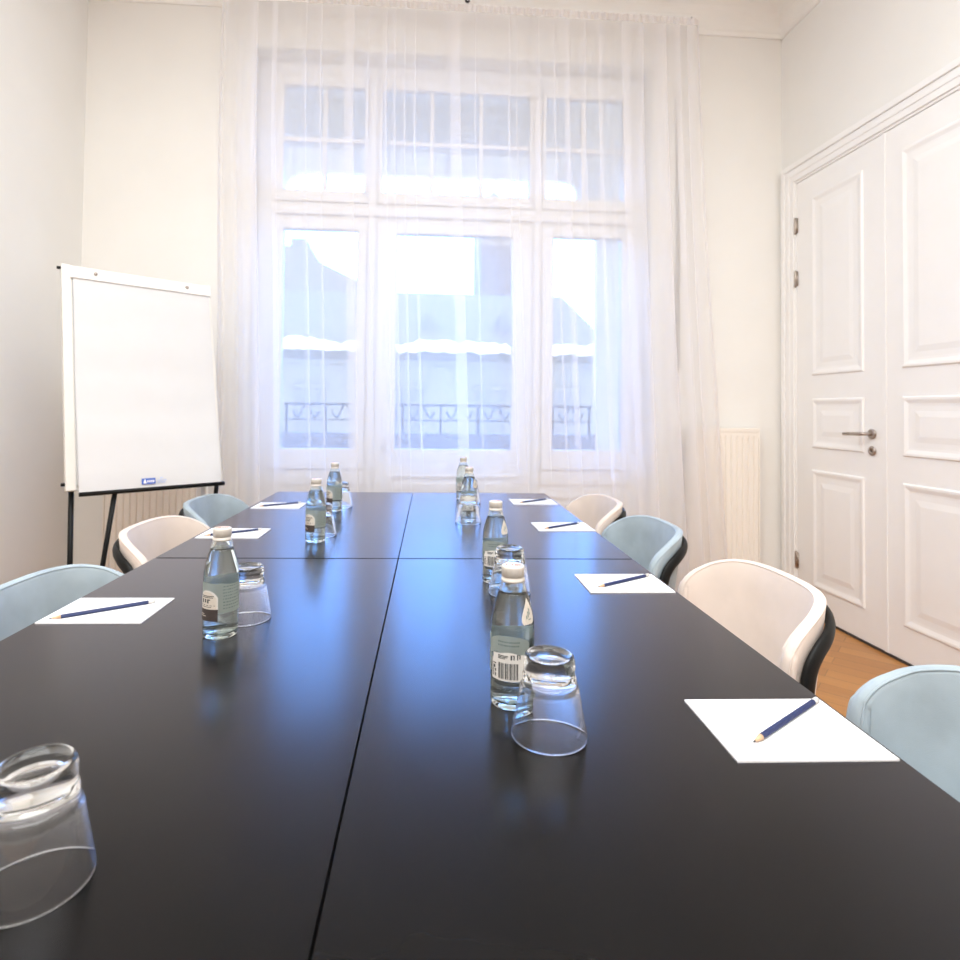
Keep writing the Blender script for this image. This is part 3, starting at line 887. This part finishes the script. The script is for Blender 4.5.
# ------------------------------------------------------------------ outside
lo = MB()
out = [(-3.0,-1.0),(-1.07,-1.0),(-1.07,2.96)]
for k in range(1, 7):
    a = PI/2*k/6; out.append((-1.07+.19*(1-math.cos(a)), 2.96+.19*math.sin(a)))
out += [(1.33,3.155),(1.385,3.13),(1.41,3.08),(1.42,2.985),(1.50,2.97),(1.585,2.90),(1.585,-1.0),(3.6,-1.0),(3.6,4.4),(-3.0,4.4)]
# build the arch front as strips either side of the opening
def strip(mb, pts, y0, y1):
    n = len(pts)
    mb.face([(x,y0,z) for x,z in pts]); mb.face([(x,y1,z) for x,z in pts])
    for i in range(n):
        (x0,z0),(x1,z1) = pts[i], pts[(i+1)%n]
        mb.face([(x0,y0,z0),(x1,y0,z1),(x1,y1,z1),(x0,y1,z0)])
strip(lo, [(-3.0,-1),(-1.07,-1),(-1.07,2.96),(-1.07,4.4),(-3.0,4.4)], 5.0, 5.06)
arch = out[2:15]
for (xa,za),(xb,zb) in zip(arch, arch[1:]):
    if xb - xa > 1e-6: strip(lo, [(xa,za),(xb,zb),(xb,4.4),(xa,4.4)], 5.0, 5.06)
lo.box(-3.15, -3.0, 3.93, 5.06, -1, 4.4); lo.box(3.6, 3.75, 3.93, 5.06, -1, 4.4)  # unseen side walls, added to keep sky light off the pillar
strip(lo, [(1.585,-1),(3.6,-1),(3.6,4.4),(1.585,4.4)], 5.0, 5.06)
struct(lo.build('wall_loggia', M['plaster_out']), 'pale arched loggia wall outside the window', 'wall')
struct(MB().box(-3, 3.6, 3.93, 5.35, -.2, -.02).build('floor_balcony', M['plaster_out']), 'balcony floor outside the window', 'floor')
struct(MB().box(-3, 3.6, 3.93, 5.35, 3.75, 3.9).build('ceiling_loggia', M['plaster_out']), 'loggia ceiling outside the window', 'ceiling')
struct(MB().box(-1.07, 1.585, 4.98, 5.10, -.02, .975).build('wall_parapet', M['parapet']), 'grey balcony parapet below the iron railing', 'wall')
rl = thing('balcony_railing', 'wrought iron railing with scrolls on the balcony outside the window', 'railing', (.26, 5.04, .975))
MB().box(-1.3, 1.3, -.012, .012, .225, .245).build('top_rail', M['iron'], rl)
MB().box(-1.3, 1.3, -.009, .009, .10, .114).build('middle_rail', M['iron'], rl)
for k in range(9):
    x = -1.28 + k*.32
    MB().box(x-.009, x+.009, -.009, .009, 0, .225).build('baluster', M['iron'], rl)
sc = MB()
for k in range(8):
    x = -1.12 + k*.32
    for s in (-1, 1):
        sc.tube([(x + s*(.01 + .10*q/12), 0, .17 + .05*math.cos(q/12*PI*1.6)*(1-.3*q/12)) for q in range(13)], .009, 6)
sc.build('scrolls', M['iron'], rl)

bd = thing('townhouse', 'pale house with snowy eaves and slate roof across the street', 'building', (0, 14, -7))
B0 = 7
MB().box(-14, 4.6, .0, 7, 0, B0+2.55).build('wall', M['facade'], bd)
rf = MB(); ey, ez, ry, rz = -.35, B0+2.55, 3.2, B0+4.52
rf.face([(-14.3,ey,ez),(4.85,ey,ez),(4.40,ry,rz),(-14.3,ry,rz)])
rf.face([(4.85,ey,ez),(4.85,7.3,ez),(4.40,ry,rz)])
rf.face([(-14.3,7.3,ez),(4.85,7.3,ez),(4.40,ry,rz),(-14.3,ry,rz)])
rf.build('roof', M['roof_out'], bd)
sn = MB(); rr = random.Random(11); rows = [[], [], [], []]
for i in range(140):
    x = -14.2 + 19.05*i/139
    hgt = .09 + .05*math.sin(x*1.7) + .03*math.sin(x*4.3) + rr.uniform(-.04, .05)
    yy = ey - .06
    rows[0].append((x, yy+.02, ez-.06+rr.uniform(-.05,.02))); rows[1].append((x, yy-.08, ez+.02)); rows[2].append((x, yy-.05, ez+hgt*.8)); rows[3].append((x, yy+.35, ez+hgt+.10))
sn.grid(rows).build('snow_edge', M['snow'], bd, smooth=True)
for x in (-6.6, -4.6, -2.3, -.05, 1.9, 3.7):
    wv = MB().box(x-.32, x+.32, -.05, .1, B0+.1, B0+1.63).build('window', M['far_window'], bd)
    MB().box(x-.40, x+.40, -.09, .02, B0+1.63, B0+1.72).build('lintel', M['facade'], wv)
MB().box(-14, 4.6, -.06, .05, B0+2.2, B0+2.32).build('string_course', M['facade'], bd)
for x in (.45, 2.3):
    k = (x-0)
    MB().box(x-.10, x+.10, .62, 1.2, B0+3.0, B0+3.55).build('roof_light', M['far_window'], bd)

tb = thing('tall_house', 'taller house with stepped roofline behind the snowy house', 'building', (0, 24, -7))
hb = MB(); strip(hb, [(-16,0),(-2.2,0),(-2.2,B0+6.3),(-2.86,B0+6.6),(-3.7,B0+7.0),(-4.05,B0+7.6),(-5.2,B0+7.62),(-9,B0+7.7),(-16,B0+7.7)], 0, 6)
hb.build('roof_block', M['far_plaster'], tb)
MB().box(-5.0,-4.4, 1, 2, B0+7.5, B0+8.2).build('chimney', M['facade'], tb)
tw = thing('tower_house', 'pale tower block rising behind the snowy roof on the right', 'building', (3.75, 26, -7))
MB().box(-.7, .75, 0, 3, 0, B0+10).build('wall', M['far_tower'], tw)
tr_ = MB(); tr_.face([(-.85,-.1,B0+10),(.9,-.1,B0+10),(0,1.5,B0+11.4)]); tr_.face([(.9,-.1,B0+10),(.9,3.1,B0+10),(0,1.5,B0+11.4)]); tr_.face([(.9,3.1,B0+10),(-.85,3.1,B0+10),(0,1.5,B0+11.4)]); tr_.face([(-.85,3.1,B0+10),(-.85,-.1,B0+10),(0,1.5,B0+11.4)])
tr_.build('roof', M['roof_out'], tw)
struct(MB().box(-40, 40, 5.6, 60, -7.2, -7.0).build('ground_street', M['snow']), 'snowy street below the balcony', 'ground')

# ------------------------------------------------------------------ light
w = bpy.data.worlds.new('overcast_sky'); SC.world = w; w.use_nodes = True
nt = w.node_tree; bg = nt.nodes['Background']
tc = nt.nodes.new('ShaderNodeTexCoord'); dp = nt.nodes.new('ShaderNodeVectorMath'); dp.operation = 'DOT_PRODUCT'
dp.inputs[1].default_value = (.12, .90, .42)
rp = nt.nodes.new('ShaderNodeValToRGB'); rp.color_ramp.interpolation = 'EASE'
rp.color_ramp.elements[0].position = .35; rp.color_ramp.elements[0].color = (.21,.24,.30,1)
rp.color_ramp.elements[1].position = .90; rp.color_ramp.elements[1].color = (.15,.40,1,1)
nt.links.new(tc.outputs['Generated'], dp.inputs[0]); nt.links.new(dp.outputs['Value'], rp.inputs['Fac'])
nt.links.new(rp.outputs['Color'], bg.inputs['Color']); bg.inputs['Strength'].default_value = 13.0

def area(name, loc, size, power, col, rot=(0,0,0), sizey=None):
    l = bpy.data.lights.new(name, 'AREA'); l.energy = power; l.color = col; l.size = size
    if sizey: l.shape = 'RECTANGLE'; l.size_y = sizey
    o = bpy.data.objects.new(name, l); COL.objects.link(o); o.location = loc; o.rotation_euler = rot
    return o
area('ceiling_lamp', (-.05, .1, 3.72), 3.2, 198, (.94,.985,.985))

# ------------------------------------------------------------------ camera
cd = bpy.data.cameras.new('camera'); co = bpy.data.objects.new('camera', cd); COL.objects.link(co)
a, th, ro = .0716, .0248, .0115
f0 = Vector((math.sin(a), math.cos(a), 0)); r0 = Vector((math.cos(a), -math.sin(a), 0)); zz = Vector((0,0,1))
fw = f0*math.cos(th) + zz*math.sin(th); up = zz*math.cos(th) - f0*math.sin(th)
r = r0*math.cos(ro) + up*math.sin(ro); u = up*math.cos(ro) - r0*math.sin(ro)
mw = Matrix(((r.x, u.x, -fw.x, 0), (r.y, u.y, -fw.y, 0), (r.z, u.z, -fw.z, 1.1775), (0,0,0,1)))
co.matrix_world = mw
cd.sensor_width = 36; cd.lens = 596.16/960*36
cd.shift_x = (480-452.82)/960; cd.shift_y = (394.67-480)/960
cd.clip_start = .02; cd.clip_end = 200
cd.dof.use_dof = True; cd.dof.focus_distance = 1.15; cd.dof.aperture_fstop = 5.6
SC.camera = co

SC.view_settings.view_transform = 'Standard'; SC.view_settings.look = 'None'
SC.view_settings.exposure = 0; SC.view_settings.gamma = 1
cy = SC.cycles
cy.use_denoising = True
cy.max_bounces = 14; cy.diffuse_bounces = 6; cy.glossy_bounces = 6; cy.transmission_bounces = 12; cy.transparent_max_bounces = 24
cy.sample_clamp_indirect = 6
cy.blur_glossy = .3
